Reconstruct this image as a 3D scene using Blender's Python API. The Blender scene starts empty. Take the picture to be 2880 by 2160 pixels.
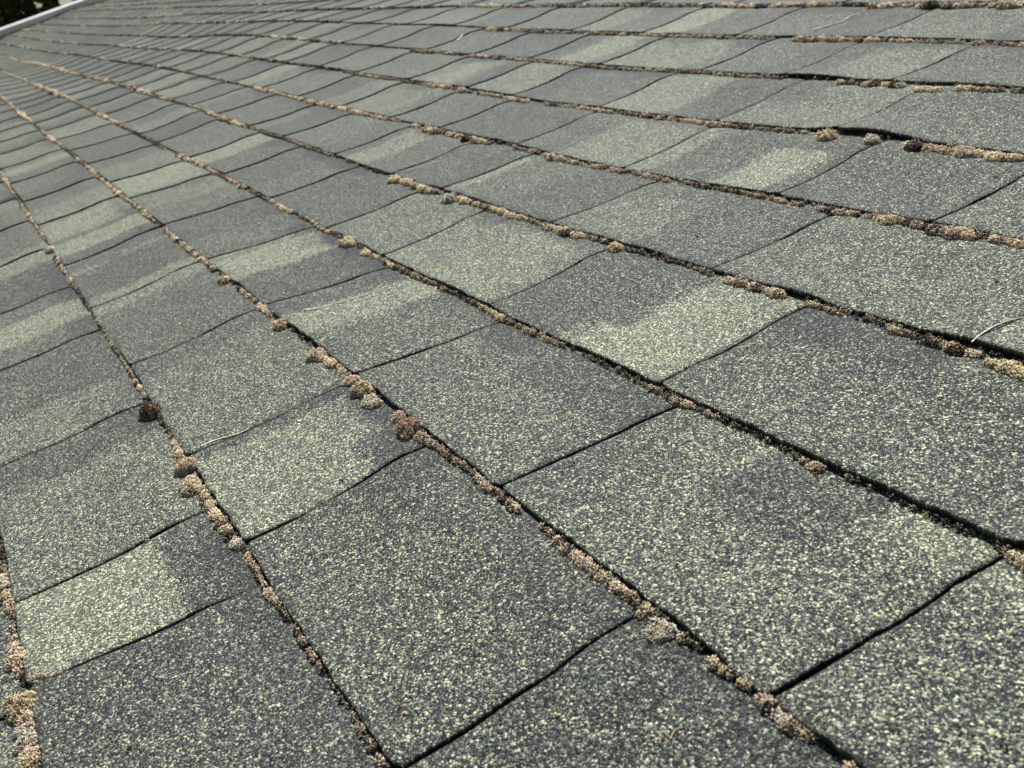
import bpy, math, random
import numpy as np
from mathutils import Matrix, Vector
rng = np.random.default_rng(7)
random.seed(7)
SC = bpy.context.scene
COL = SC.collection
E = 0.143                      # metres per shingle course (the exposure)
PITCH = math.radians(18.4)
EAVE_H = 3.2                   # height of the roof origin above the lawn

# ------------------------------------------------------------------ camera
F_PX, WX, WY, WZ, CV, CH = 3061.453, 1.920207, 0.94321, -0.90145, 0.651163, 2.382272
def rotm(w):
    w = np.array(w); t = np.linalg.norm(w); k = w/t
    K = np.array([[0, -k[2], k[1]], [k[2], 0, -k[0]], [-k[1], k[0], 0]])
    return np.eye(3) + math.sin(t)*K + (1-math.cos(t))*K@K
RC = rotm([WX, WY, WZ])                       # roof frame (u, v, n) -> camera frame (x right, y down, z ahead)
CC = np.array([0.0, CV, CH])
RW = np.array([[1, 0, 0], [0, math.cos(PITCH), -math.sin(PITCH)], [0, math.sin(PITCH), math.cos(PITCH)]])
def world(P):                                  # roof units -> world metres
    P = np.asarray(P, float)
    return (P*E) @ RW.T + np.array([0, 0, EAVE_H])
cam = bpy.data.cameras.new('camera'); camo = bpy.data.objects.new('camera', cam); COL.objects.link(camo)
A = RW @ RC.T                                  # camera frame -> world
M = Matrix([[A[i][0], -A[i][1], -A[i][2], 0] for i in range(3)] + [[0, 0, 0, 1]])
M.translation = Vector(world(CC))
camo.matrix_world = M
cam.sensor_fit = 'HORIZONTAL'; cam.sensor_width = 36.0; cam.lens = F_PX/2880*36.0
cam.clip_start = 0.01; cam.clip_end = 2000
cam.dof.use_dof = True; cam.dof.focus_distance = 0.74; cam.dof.aperture_fstop = 20.0
SC.camera = camo

# ------------------------------------------------------------------ light
SUN_ROOF = np.array([-0.40, 0.40, 0.84]); SUN_ROOF /= np.linalg.norm(SUN_ROOF)
sd = RW @ SUN_ROOF
elev = math.asin(sd[2]); azim = math.atan2(sd[0], sd[1])
w = bpy.data.worlds.new('World'); SC.world = w; w.use_nodes = True
nt = w.node_tree; bg = nt.nodes['Background']
sky = nt.nodes.new('ShaderNodeTexSky'); sky.sky_type = 'NISHITA'; sky.sun_disc = False
sky.sun_elevation = elev; sky.sun_rotation = azim
nt.links.new(sky.outputs[0], bg.inputs[0]); bg.inputs[1].default_value = 0.05
sl = bpy.data.lights.new('sun', 'SUN'); sl.energy = 5.0; sl.angle = math.radians(0.5); sl.color = (1, 0.96, 0.91)
so = bpy.data.objects.new('sun', sl); COL.objects.link(so)
so.rotation_mode = 'QUATERNION'; so.rotation_quaternion = Vector(sd).to_track_quat('Z', 'Y')
SC.view_settings.view_transform = 'Standard'; SC.view_settings.look = 'None'
SC.view_settings.exposure = 0.7; SC.view_settings.gamma = 1

# ------------------------------------------------------------------ the sagging roof surface
UN = np.array([-1.6, -2.6, -4, -5.5, -7.5, -10, -13.5, -18, -25, -36, -55, -85.]); LU = np.log(-UN)
Z = np.array([[-0.05, -0.023, 0.007, 0.03, 0.027, 0.026, 0.024, 0.02, 0.015, 0.011, 0.006, 0.001, -0.003, -0.008], [-0.055, -0.056, -0.054, 0.021, -0.013, 0.016, 0.021, 0.027, 0.032, 0.033, 0.031, 0.028, 0.025, 0.022], [-0.065, -0.061, -0.095, -0.008, -0.037, -0.002, 0.013, 0.032, 0.053, 0.055, 0.055, 0.054, 0.053, 0.051], [-0.097, -0.088, -0.038, -0.011, -0.062, -0.019, -0.021, 0.039, 0.073, 0.07, 0.079, 0.082, 0.082, 0.08], [-0.124, -0.101, -0.069, -0.022, -0.084, -0.044, -0.054, -0.005, 0.048, 0.084, 0.107, 0.112, 0.111, 0.107], [-0.139, -0.117, -0.096, -0.032, -0.076, -0.069, -0.041, -0.022, 0.034, 0.079, 0.119, 0.138, 0.137, 0.128], [-0.138, -0.102, -0.054, -0.023, -0.044, -0.022, -0.019, 0.025, 0.059, 0.101, 0.158, 0.164, 0.153, 0.137], [-0.115, -0.079, -0.047, -0.024, -0.044, 0.021, 0.034, 0.068, 0.111, 0.157, 0.181, 0.172, 0.152, 0.131], [-0.073, -0.05, -0.04, -0.048, -0.002, 0.026, 0.069, 0.111, 0.176, 0.199, 0.172, 0.148, 0.128, 0.112], [-0.015, -0.011, -0.002, 0.01, -0.082, -0.098, -0.031, -0.02, -0.011, 0.113, 0.117, 0.088, 0.087, 0.087], [0.061, 0.034, -0.003, -0.088, -0.265, -0.287, -0.246, -0.214, -0.136, -0.091, -0.048, 0.105, 0.073, 0.067], [0.151, 0.07, -0.041, -0.196, -0.33, -0.358, -0.427, -0.235, -0.182, -0.121, -0.039, 0.138, 0.114, 0.087]])
def sm(a): return a*a*(3-2*a)
def field(u, v):
    u = np.asarray(u, float); v = np.asarray(v, float)
    x = np.interp(np.log(np.clip(-u, 1.6, 85)), LU, np.arange(12.)); y = np.clip(v+1, 0, 13)
    i = np.minimum(x.astype(int), 10); j = np.minimum(y.astype(int), 12); a = sm(x-i); b = sm(y-j)
    return (Z[i, j]*(1-a)+Z[i+1, j]*a)*(1-b) + (Z[i, j+1]*(1-a)+Z[i+1, j+1]*a)*b
def proj(P):
    q = (np.atleast_2d(P)-CC) @ RC.T
    return np.column_stack([1440+F_PX*q[:, 0]/q[:, 2], 1080+F_PX*q[:, 1]/q[:, 2], q[:, 2]])
def back(x, y, off=0.0):                       # a spot of the photograph -> the place on the roof it shows
    d = np.array([(x-1440)/F_PX, (y-1080)/F_PX, 1.0]) @ RC
    h = 0.0
    for _ in range(12):
        t = (h-CC[2])/d[2]; P = CC+t*d
        h = 0.5*h + 0.5*(float(field(P[0], P[1]))+off)
    return CC + (h-CC[2])/d[2]*d
_uu = -np.exp(np.linspace(math.log(1.3), math.log(84), 1500))
def u_on_line(k, x):                           # u at which course edge k passes the column x
    q = proj(np.column_stack([_uu, np.full(1500, float(k)), field(_uu, np.full(1500, k))+.03]))
    ok = q[:, 2] > 0.1
    xs = q[ok, 0]; us = _uu[ok]; o = np.argsort(xs)
    return float(np.interp(x, xs[o], us[o]))

# ------------------------------------------------------------------ helpers
def tag(o, label=None, cat=None, group=None, kind=None):
    if label: o['label'] = label
    if cat: o['category'] = cat
    if group: o['group'] = group
    if kind: o['kind'] = kind
    return o
def mesh_obj(name, verts, faces, mat, parent=None, uv=None, cols=None, smooth=False, origin=None):
    """verts (n,3) in world metres, faces: (m,4) or (m,3) array or a list of them"""
    verts = np.asarray(verts, float)
    org = verts.mean(0) if origin is None else np.asarray(origin, float)
    if parent is not None: porg = np.array(parent.get('_org', (0, 0, 0)), float)
    me = bpy.data.meshes.new(name)
    if not isinstance(faces, list): faces = [faces]
    faces = [np.asarray(f, int) for f in faces if len(f)]
    loops = np.concatenate([f.ravel() for f in faces]); tot = np.concatenate([np.full(len(f), f.shape[1]) for f in faces])
    start = np.concatenate([[0], np.cumsum(tot)[:-1]])
    me.vertices.add(len(verts)); me.vertices.foreach_set('co', (verts-org).ravel().astype(np.float32))
    me.loops.add(len(loops)); me.loops.foreach_set('vertex_index', loops.astype(np.int32))
    me.polygons.add(len(tot)); me.polygons.foreach_set('loop_start', start.astype(np.int32))
    me.polygons.foreach_set('loop_total', tot.astype(np.int32))
    me.update(calc_edges=True)
    if smooth: me.polygons.foreach_set('use_smooth', np.ones(len(tot), bool))
    if uv is not None:
        l = me.uv_layers.new(name='UVMap'); l.data.foreach_set('uv', np.asarray(uv)[loops].ravel().astype(np.float32))
    if cols is not None:
        for nm, c in cols.items():
            c = np.asarray(c, float)
            if c.ndim == 1:
                a = me.attributes.new(nm, 'FLOAT', 'POINT'); a.data.foreach_set('value', c.astype(np.float32))
            else:
                a = me.attributes.new(nm, 'FLOAT_COLOR', 'POINT')
                a.data.foreach_set('color', np.column_stack([c, np.ones(len(c))]).ravel().astype(np.float32))
    me.materials.append(mat)
    o = bpy.data.objects.new(name, me); COL.objects.link(o)
    if parent is not None:
        o.parent = parent; o.location = Vector(org-porg)
    else: o.location = Vector(org)
    return o
def mat(name):
    m = bpy.data.materials.new(name); m.use_nodes = True
    return m, m.node_tree, m.node_tree.nodes['Principled BSDF']
def N(t, typ, **kw):
    n = t.nodes.new(typ)
    for k, v in kw.items():
        if k.startswith('_'): n.inputs[int(k[1:]) if k[1:].isdigit() else k[1:]].default_value = v
        else: setattr(n, k, v)
    return n

# ------------------------------------------------------------------ materials
def shingle_material():
    m, t, b = mat('granules'); L = t.links.new
    uv = N(t, 'ShaderNodeUVMap'); uv.uv_map = 'UVMap'
    tone = N(t, 'ShaderNodeAttribute'); tone.attribute_name = 'tone'
    dirt = N(t, 'ShaderNodeAttribute'); dirt.attribute_name = 'dirt'
    vo = N(t, 'ShaderNodeTexVoronoi', _Scale=800.0, _Randomness=1.0); L(uv.outputs[0], vo.inputs['Vector'])
    vo2 = N(t, 'ShaderNodeTexVoronoi', _Scale=1500.0, _Randomness=1.0); L(uv.outputs[0], vo2.inputs['Vector'])
    sep = N(t, 'ShaderNodeSeparateColor'); L(vo.outputs['Color'], sep.inputs[0])
    sep2 = N(t, 'ShaderNodeSeparateColor'); L(vo2.outputs['Color'], sep2.inputs[0])
    # some stones are big, the rest small
    pick = N(t, 'ShaderNodeMath', operation='GREATER_THAN', _1=0.42); L(sep.outputs['Blue'], pick.inputs[0])
    def mixf(a, c):
        n = N(t, 'ShaderNodeMix', data_type='FLOAT'); L(pick.outputs[0], n.inputs[0]); L(a, n.inputs[2]); L(c, n.inputs[3]); return n.outputs[0]
    rnd = mixf(sep2.outputs['Red'], sep.outputs['Red']); rnd2 = mixf(sep2.outputs['Green'], sep.outputs['Green'])
    dist = N(t, 'ShaderNodeMath', operation='MULTIPLY', _1=1.0)
    dA = N(t, 'ShaderNodeMath', operation='MULTIPLY', _1=1.0); L(vo.outputs['Distance'], dA.inputs[0])
    dB = N(t, 'ShaderNodeMath', operation='MULTIPLY', _1=0.55); L(vo2.outputs['Distance'], dB.inputs[0])
    d = mixf(dB.outputs[0], dA.outputs[0])
    # slow mottling, added to the painted blend (tone)
    mo = N(t, 'ShaderNodeTexNoise', _Scale=38.0, _Detail=4.0, _Roughness=0.65); L(uv.outputs[0], mo.inputs['Vector'])
    mo3 = N(t, 'ShaderNodeTexNoise', _Scale=170.0, _Detail=2.0); L(uv.outputs[0], mo3.inputs['Vector'])
    a1 = N(t, 'ShaderNodeMath', operation='MULTIPLY_ADD', _1=0.42, _2=-0.21); L(mo.outputs['Fac'], a1.inputs[0])
    a0 = N(t, 'ShaderNodeMath', operation='MULTIPLY_ADD', _1=0.22, _2=-0.11); L(mo3.outputs['Fac'], a0.inputs[0])
    a2 = N(t, 'ShaderNodeMath', operation='ADD'); L(a1.outputs[0], a2.inputs[0]); L(tone.outputs['Fac'], a2.inputs[1])
    a3 = N(t, 'ShaderNodeMath', operation='ADD'); L(a2.outputs[0], a3.inputs[0]); L(a0.outputs[0], a3.inputs[1])
    # stone value = random + tone shift  -> ramp
    s1 = N(t, 'ShaderNodeMath', operation='MULTIPLY_ADD', _1=0.34); L(a3.outputs[0], s1.inputs[0]); L(rnd, s1.inputs[2])
    s2 = N(t, 'ShaderNodeMath', operation='MULTIPLY', _1=0.65); L(s1.outputs[0], s2.inputs[0])
    r = N(t, 'ShaderNodeValToRGB'); L(s2.outputs[0], r.inputs[0]); cr = r.color_ramp; cr.interpolation = 'LINEAR'
    stops = [(0.0, (0.004, 0.005, 0.007)), (0.34, (0.011, 0.013, 0.016)), (0.47, (0.042, 0.047, 0.049)), (0.54, (0.088, 0.098, 0.094)),
             (0.61, (0.175, 0.196, 0.160)), (0.69, (0.39, 0.435, 0.305)), (0.82, (0.73, 0.79, 0.56)), (1.0, (0.95, 0.97, 0.82))]
    cr.elements[0].position = stops[0][0]; cr.elements[0].color = (*stops[0][1], 1)
    cr.elements[1].position = 1.0; cr.elements[1].color = (*stops[-1][1], 1)
    for p_, c_ in stops[1:-1]:
        e = cr.elements.new(p_); e.color = (*c_, 1)
    # hue shift: bluish grey stones against yellow-green ones
    r2 = N(t, 'ShaderNodeValToRGB'); L(rnd2, r2.inputs[0])
    r2.color_ramp.elements[0].color = (0.96, 0.98, 1.06, 1); r2.color_ramp.elements[1].color = (1.12, 1.06, 0.82, 1)
    mx = N(t, 'ShaderNodeMix', data_type='RGBA', blend_type='MULTIPLY', _Factor=1.0)
    gf_ = N(t, 'ShaderNodeMapRange', _1=0.42, _2=1.0, _3=0.0, _4=0.30); L(a3.outputs[0], gf_.inputs[0])
    gm = N(t, 'ShaderNodeMix', data_type='RGBA'); L(gf_.outputs[0], gm.inputs[0]); L(r.outputs[0], gm.inputs[6]); gm.inputs[7].default_value = (0.235, 0.265, 0.180, 1)
    L(gm.outputs[2], mx.inputs[6]); L(r2.outputs[0], mx.inputs[7])
    # grime near the slots and worn edges (an attribute of the tab)
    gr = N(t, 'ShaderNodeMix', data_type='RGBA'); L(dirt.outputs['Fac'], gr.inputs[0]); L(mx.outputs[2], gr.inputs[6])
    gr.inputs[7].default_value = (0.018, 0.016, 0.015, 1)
    L(gr.outputs[2], b.inputs['Base Color'])
    b.inputs['Roughness'].default_value = 0.5; b.inputs['Specular IOR Level'].default_value = 0.32
    b.inputs['Sheen Weight'].default_value = 0.08; b.inputs['Sheen Roughness'].default_value = 0.15
    # stones as bumps
    hh = N(t, 'ShaderNodeMath', operation='MULTIPLY_ADD', _1=-1.0); L(d, hh.inputs[0]); L(rnd2, hh.inputs[2])
    bp = N(t, 'ShaderNodeBump', _Strength=1.0, _Distance=0.0010); L(hh.outputs[0], bp.inputs['Height'])
    L(bp.outputs[0], b.inputs['Normal'])
    return m
M_SH = shingle_material()

def noise_mat(name, c1, c2, scale, rough=0.8, bump=0.0, metallic=0.0, spec=0.4):
    m, t, b = mat(name); L = t.links.new
    tc = N(t, 'ShaderNodeTexCoord'); n = N(t, 'ShaderNodeTexNoise', _Scale=scale, _Detail=5.0); L(tc.outputs['Object'], n.inputs['Vector'])
    r = N(t, 'ShaderNodeValToRGB'); L(n.outputs['Fac'], r.inputs[0])
    r.color_ramp.elements[0].position = 0.35; r.color_ramp.elements[1].position = 0.65
    r.color_ramp.elements[0].color = (*c1, 1); r.color_ramp.elements[1].color = (*c2, 1)
    L(r.outputs[0], b.inputs['Base Color']); b.inputs['Roughness'].default_value = rough; b.inputs['Metallic'].default_value = metallic
    b.inputs['Specular IOR Level'].default_value = spec
    if bump:
        bp = N(t, 'ShaderNodeBump', _Strength=bump, _Distance=0.01); L(n.outputs['Fac'], bp.inputs['Height']); L(bp.outputs[0], b.inputs['Normal'])
    return m
M_UNDER = noise_mat('asphalt_backing', (0.012, 0.011, 0.011), (0.035, 0.03, 0.028), 300, 0.95, 0.5)
M_WHITE = noise_mat('white_trim', (0.42, 0.43, 0.45), (0.62, 0.63, 0.65), 9, 0.5)
M_BAND = noise_mat('grey_flashing', (0.05, 0.056, 0.05), (0.07, 0.077, 0.068), 2, 1.0, spec=0.0)
M_WALL = noise_mat('siding', (0.5, 0.5, 0.47), (0.58, 0.57, 0.53), 2, 0.7)
M_BARK = noise_mat('bark', (0.05, 0.035, 0.025), (0.12, 0.09, 0.065), 8, 0.9, 0.6)
M_LAWN = noise_mat('lawn', (0.035, 0.06, 0.015), (0.08, 0.11, 0.03), 0.7, 0.95)
M_STRAW = noise_mat('dry_stalk', (0.55, 0.50, 0.38), (0.75, 0.70, 0.56), 120, 0.6)
M_RUST = noise_mat('brown_stalk', (0.30, 0.20, 0.10), (0.42, 0.29, 0.16), 120, 0.6)
def color_attr_mat(name, rough, spec=0.3, trans=0.0):
    m, t, b = mat(name); a = N(t, 'ShaderNodeAttribute'); a.attribute_name = 'col'
    t.links.new(a.outputs['Color'], b.inputs['Base Color']); b.inputs['Roughness'].default_value = rough
    b.inputs['Specular IOR Level'].default_value = spec
    return m
M_MOSS = color_attr_mat('dry_moss', 0.75, 0.3)
_t = M_MOSS.node_tree; _tr = N(_t, 'ShaderNodeBsdfTranslucent'); _mx = N(_t, 'ShaderNodeMixShader', _0=0.45)
_at = [n for n in _t.nodes if n.type == 'ATTRIBUTE'][0]; _t.links.new(_at.outputs['Color'], _tr.inputs['Color'])
_t.links.new(_t.nodes['Principled BSDF'].outputs[0], _mx.inputs[1]); _t.links.new(_tr.outputs[0], _mx.inputs[2])
_t.links.new(_mx.outputs[0], _t.nodes['Material Output'].inputs['Surface'])
M_LEAF = color_attr_mat('leaves', 0.8, 0.1)

# ------------------------------------------------------------------ the roof
ORG = world([0, 0, 0])
roof = bpy.data.objects.new('asphalt_shingle_roof', None); COL.objects.link(roof); roof.location = Vector(ORG); roof['_org'] = list(ORG)
tag(roof, 'long sagging roof of weathered grey green asphalt shingles with moss along every course', 'roof')
U_END, V_LO, V_HI = -82.0, -5, 26
JT = {0: [-4.15, -4.92, -6.68, -8.63, -10.33], 1: [-2.66, -4.47, -5.54, -7.43, -9.26, -11.05, -13.32],
      2: [-2.04, -3.8, -5.56, -7.36, -9.14, -10.98, -12.8, -14.21, -16.22, -18.02],
      3: [-2.0, -4.02, -5.82, -7.61, -8.87, -10.63, -12.44, -14.15, -16.18], 4: [-4.85, -6.69, -8.62, -9.78, -11.41, -13.23],
      5: [-4.17, -5.46, -7.26, -9.06, -10.78, -12.09, -13.87], 6: [-5.95, -7.32, -9.14, -10.89, -12.06, -13.86, -15.7, -17.5],
      7: [-6.38, -7.6, -8.82, -10.64, -12.23, -13.8, -15.38], 8: [-5.9, -7.63, -9.47, -11.2, -12.81]}
# butt joints between two strips: (course, u) - thin, part of the slot is closed
BUTT = {(4, -3.05): .002, (0, -4.15): .007, (1, -5.54): .006, (3, -8.87): .010, (4, -9.78): .006, (5, -12.09): .010, (6, -5.95): .006, (6, -12.06): .009, (7, -7.6): .003}
# places where the edge of a tab has lifted: course, x from, x to in the photograph, height in courses
LIFT = [(2, 800, 885, .028), (2, 1040, 1125, .024), (2, 2290, 2400, .04), (3, 1230, 1340, .018), (3, 1580, 1830, .020), (3, 2030, 2250, .022),
        (3, 2345, 2870, .032), (4, 2205, 2260, .035), (4, 2680, 2880, .05), (6, 2325, 2450, .06), (6, 2450, 2540, .05), (7, 2215, 2345, .05),
        (4, 1745, 1900, .02), (1, 905, 950, .02), (5, 1385, 1430, .02), (2, 1880, 2010, .03), (9, 2280, 2400, .03), (8, 1880, 1930, .02)]
LIFT = [(k, (u_on_line(k, a)+u_on_line(k, b))/2, abs(u_on_line(k, a)-u_on_line(k, b))/2+.12, h) for k, a, b, h in LIFT]
TH = 0.023
def vnoise(x, seed):                           # smooth 1-D value noise in [-1, 1]
    x = np.asarray(x, float); i = np.floor(x).astype(int); f = sm(x-i)
    h = lambda n: np.mod(np.sin(n*127.1+seed*311.7)*43758.5453, 1.0)*2-1
    return h(i)*(1-f)+h(i+1)*f
def joints(k):
    js = list(JT.get(k, []))
    if not js: js = [-3.0 - 1.8*((k*0.37) % 1.0)]
    if k == -1: js = [-4.05, -5.85]
    while js[-1] > U_END+3: 
        step = 1.8 + 0.03*random.uniform(-1, 1)
        if random.random() < 0.09: step = 1.2 + 0.3*random.random()
        js.append(js[-1]-step)
    while js[0] < 3.5: js.insert(0, js[0]+1.8)
    return js
# blend of the shingle colours: course, centre in the photograph, half width along the course, v from, v to, tone
PATCH = [(0, 285, 1735, .5, .03, .80, .95), (0, 600, 1600, .45, .7, 1, .1), (0, 400, 1950, .9, 0, 1, .24), (2, 1750, 1500, 1.9, 0, .7, .36), (2, 1400, 1180, .5, 0, .65, .42), (2, 2650, 1880, 1.9, 0, .75, .38), (1, 1500, 2080, 1.9, .0, 1, .24), (3, 2300, 1050, 1.9, 0, .72, .36), (0, 250, 1500, .8, 0, 1, .5),
         (1, 900, 1330, .65, .0, .85, .85), (1, 1290, 1330, .5, .55, 1, .1), (1, 1100, 1500, 1.2, 0, .6, .42), (1, 1150, 1270, .3, .72, 1, .15), (1, 600, 1120, .8, 0, 1, .5),
         (1, 1650, 1500, 1.0, 0, 1, .38), (1, 470, 870, .5, 0, 1, .25), (1, 590, 800, .4, 0, 1, .3), (1, 300, 660, .3, 0, 1, .97),
         (1, 200, 640, .5, 0, .8, .9), (1, 420, 730, .5, 0, 1, .15), (1, 300, 800, .4, .2, 1, .2),
         (0, 150, 900, .35, 0, 1, .9), (0, 90, 820, .4, 0, 1, .12), (0, 120, 780, .3, 0, .6, .2), (0, 60, 740, .4, .3, 1, .8),
         (2, 1060, 850, .28, .0, 1, .85), (2, 860, 700, .34, 0, .9, .95), (2, 1010, 740, .2, 0, 1, .15), (2, 700, 660, .3, 0, 1, .4),
         (2, 1500, 1260, .9, 0, 1, .45), (2, 1560, 1160, .6, .65, 1, .12), (2, 2200, 1600, .8, 0, .8, .48), (2, 2050, 1500, .3, .6, 1, .15),
         (3, 1950, 910, .42, 0, 1, 1.0), (3, 1590, 850, .4, 0, 1, .15), (3, 1450, 720, .5, 0, .85, .72), (3, 1180, 640, .4, 0, 1, .5),
         (3, 1800, 760, .6, .3, 1, .25), (3, 2500, 1180, 1.0, 0, 1, .42), (3, 2350, 950, .6, .7, 1, .1),
         (4, 1420, 520, .45, .1, .85, .95), (4, 1540, 480, .4, 0, 1, .3), (4, 1800, 590, .4, 0, 1, .3), (4, 1700, 640, .5, 0, .7, .55), (4, 1120, 410, .3, 0, .8, .8),
         (4, 2500, 740, 1.0, 0, 1, .5),
         (5, 2840, 560, .9, 0, 1, .4), (5, 2130, 470, .45, 0, 1, 1.0), (5, 1960, 480, .4, .0, 1, .2), (5, 1800, 400, .6, 0, .8, .7), (5, 2500, 560, .8, 0, 1, .3), (5, 2350, 420, .5, .7, 1, .1),
         (6, 2330, 300, .8, 0, 1, .55), (6, 2200, 280, .3, .5, 1, .2), (6, 1900, 250, .6, 0, .9, .7), (6, 2700, 340, .8, 0, 1, .3), (6, 1340, 190, .3, 0, .8, .8),
         (7, 1700, 140, .35, 0, 1, .85), (7, 1560, 140, .3, 0, 1, .2), (7, 2080, 160, .6, 0, 1, .35), (8, 1960, 55, .4, 0, 1, .95), (8, 2150, 60, .5, 0, 1, .25),
         (1, 120, 460, .35, 0, 1, .92), (2, 610, 450, .6, 0, 1, .9), (3, 860, 345, .4, 0, 1, .9), (2, 400, 500, .5, 0, 1, .9), (5, 910, 152, .4, 0, 1, .8)]
def _pt(k, x, y, dw, a, b, tn):                # a patch stays on the tab it is painted on
    u = float(back(x, y)[0]); lo, hi = -1e9, 1e9
    for j in JT.get(k, []):
        if j < u: lo = max(lo, j)
        else: hi = min(hi, j)
    return (k, u, dw, a, b, tn, lo, hi)
PATCH = [_pt(*p_) for p_ in PATCH]
JS = {}
def tone_at(k, U, V):
    """painted blend of course k at roof coordinates U, V (arrays)"""
    s = np.clip(V-k, 0, 1.2)
    # each tab has its own mean tone, and many tabs change tone part of the way across
    jn = JS[k]; js_ = np.array(jn[::-1]); i_ = np.clip(np.searchsorted(js_, U), 1, len(js_)-1)
    far, near = js_[i_-1], js_[i_]; x = (near-U)/np.maximum(near-far, .1); i_ = i_.astype(float)
    base = 0.35 + 0.07*vnoise(U*0.6, k*3+1) + 0.08*vnoise(i_*7.0, k*3+4)
    cut = .5+.32*vnoise(i_*5.0, k*7+8)
    w_ = np.clip((x-cut+.02*vnoise(V*9, k+2))/.05+.5, 0, 1)
    bl = vnoise(i_*3.0+.0, k*7+2)*(1-w_)+vnoise(i_*3.0+1.0, k*9+3)*w_
    am = np.interp(-U, [8, 14, 30], [1, .65, .45])
    t = base + .05*(1-am) + am*(np.clip((bl-.35)/.15, 0, 1)*.24 - np.clip((-.4-bl)/.15, 0, 1)*.13)
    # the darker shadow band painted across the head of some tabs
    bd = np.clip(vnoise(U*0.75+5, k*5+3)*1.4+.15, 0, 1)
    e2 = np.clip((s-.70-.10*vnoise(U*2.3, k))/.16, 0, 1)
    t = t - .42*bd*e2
    for kk, uc, dw, a, b, tn, lo, hi in PATCH:
        if kk != k: continue
        m_ = np.clip((dw-np.abs(U-uc+.03*vnoise(V*7, kk+uc)))/.07+.5, 0, 1)*np.clip((s-a)/.06+1, 0, 1)*np.clip((b-s+.04*vnoise(U*5, kk))/.08+.5, 0, 1)*(U > lo)*(U < hi)
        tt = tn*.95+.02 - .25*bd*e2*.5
        t = t*(1-m_*.85)+(.38+(tt-.38)*.85)*m_*.85
    return t
def prof(s):                                   # height of a tab above the deck along its length
    s = np.maximum(np.asarray(s, float), 0)
    return .032*np.exp(-(s/.42)**1.3) + .014*np.exp(-((s-.76)/.17)**2)*(s < 1.4) + .002
def lift_at(k, U, s):
    h = np.zeros_like(U)
    for kk, uc, dw, hh in LIFT:
        if kk == k: h = h + .45*hh*np.clip(1.15-np.abs(U-uc)/dw*.9, 0, 1)**.7*np.exp(-np.clip(s, 0, 9)/.28)
    return h + .006*np.clip(vnoise(U*.9, k*11+5), 0, 1)*np.exp(-np.clip(s, 0, 9)/.25)
def edge_v(k, U):                              # the hand-laid, slightly ragged bottom edge
    return k + .012*vnoise(U*1.1, k*13+6) + .006*vnoise(U*9, k+.5) + .0035*vnoise(U*31, k+.7)
def tab(k, ua, ub, ga, gb, nu, nv):
    """one shingle tab between slot ua (near) and ub (far); ga, gb half widths of its slots. closed sheet."""
    a = ua-ga; b = ub+gb
    if nu > 12: xs = np.concatenate([[0, .006, .014, .03], np.linspace(.05, .95, nu-8), [.97, .986, .994, 1.0]])
    else: xs = np.linspace(0, 1, nu)
    ss = np.concatenate([[0, .012, .03, .06], np.linspace(.1, 1.12, nv-4)]) if nv > 8 else np.array([0, .05, .2, .4, .6, .78, .92, 1.1][:nv])
    nu, nv = len(xs), len(ss)
    X, S = np.meshgrid(xs, ss, indexing='ij')
    U = a+(b-a)*X
    U = U + (.0085*vnoise((k+S)*4.3, k*3+ua)+.003*vnoise((k+S)*15, k+ua)+.0022*vnoise((k+S)*33, k+ua*2))*np.clip(1-X*6, 0, 1) + (.0085*vnoise((k+S)*4.3, k*3+ub+9)+.003*vnoise((k+S)*15, k+ub)+.0022*vnoise((k+S)*33, k+ub*2+4))*np.clip(1-(1-X)*6, 0, 1)
    V = edge_v(k, U)*np.exp(-S/.05) + (k+S)*(1-np.exp(-S/.05)) + S*np.exp(-S/.05)
    # worn, rounded lower corners
    du = np.minimum(U*0+np.abs(U-a), np.abs(b-U)); rr = .05
    V = V + np.where(du < rr, rr-np.sqrt(np.maximum(rr*rr-(rr-du)**2, 0)), 0)*np.exp(-S/.03)*(.5+.5*vnoise(ua*3.3+k, 2))
    # slots taper shut where the grout of granules closes them
    zt = field(U, V)+prof(V-k)+lift_at(k, U, V-k)
    edge = np.minimum(np.minimum(np.abs(U-a), np.abs(b-U)), np.maximum(V-k, 0)*1.0)
    zt = zt - .006*np.exp(-edge/.012) + .0025*vnoise(U*6+V*3, k+.3)*np.clip(edge*10, 0, 1) + .002*vnoise(V*8-U*5, k+.9)
    zt = zt + (.013)*min(max((-ua-6.5)/6, 0), 1)*(.45-X)
    zb = zt-TH
    top = np.stack([U, V, zt], -1).reshape(-1, 3); bot = np.stack([U, V+.0, zb], -1).reshape(-1, 3)
    n = nu*nv; idx = np.arange(n).reshape(nu, nv)
    q = np.stack([idx[:-1, :-1], idx[:-1, 1:], idx[1:, 1:], idx[1:, :-1]], -1).reshape(-1, 4)   # a > b in u: keep normals up
    qb = q[:, ::-1]+n
    ring = np.concatenate([idx[:, 0], idx[-1, 1:], idx[-2::-1, -1], idx[0, -2:0:-1]])
    r2 = np.roll(ring, -1); side = np.stack([ring, r2, r2+n, ring+n], -1)
    verts = np.concatenate([top, bot])
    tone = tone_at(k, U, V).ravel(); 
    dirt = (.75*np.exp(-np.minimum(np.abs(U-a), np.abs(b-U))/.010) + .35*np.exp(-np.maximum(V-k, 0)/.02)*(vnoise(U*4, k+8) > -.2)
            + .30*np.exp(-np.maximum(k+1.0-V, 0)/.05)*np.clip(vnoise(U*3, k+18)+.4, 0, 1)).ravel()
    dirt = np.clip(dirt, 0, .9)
    uv = verts[:, :2]*E + np.array([0, k*0.0137])
    return verts, [q, qb, side], uv, np.concatenate([tone, tone*0+.1]), np.concatenate([dirt, dirt*0+.85])
cells = []
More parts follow.
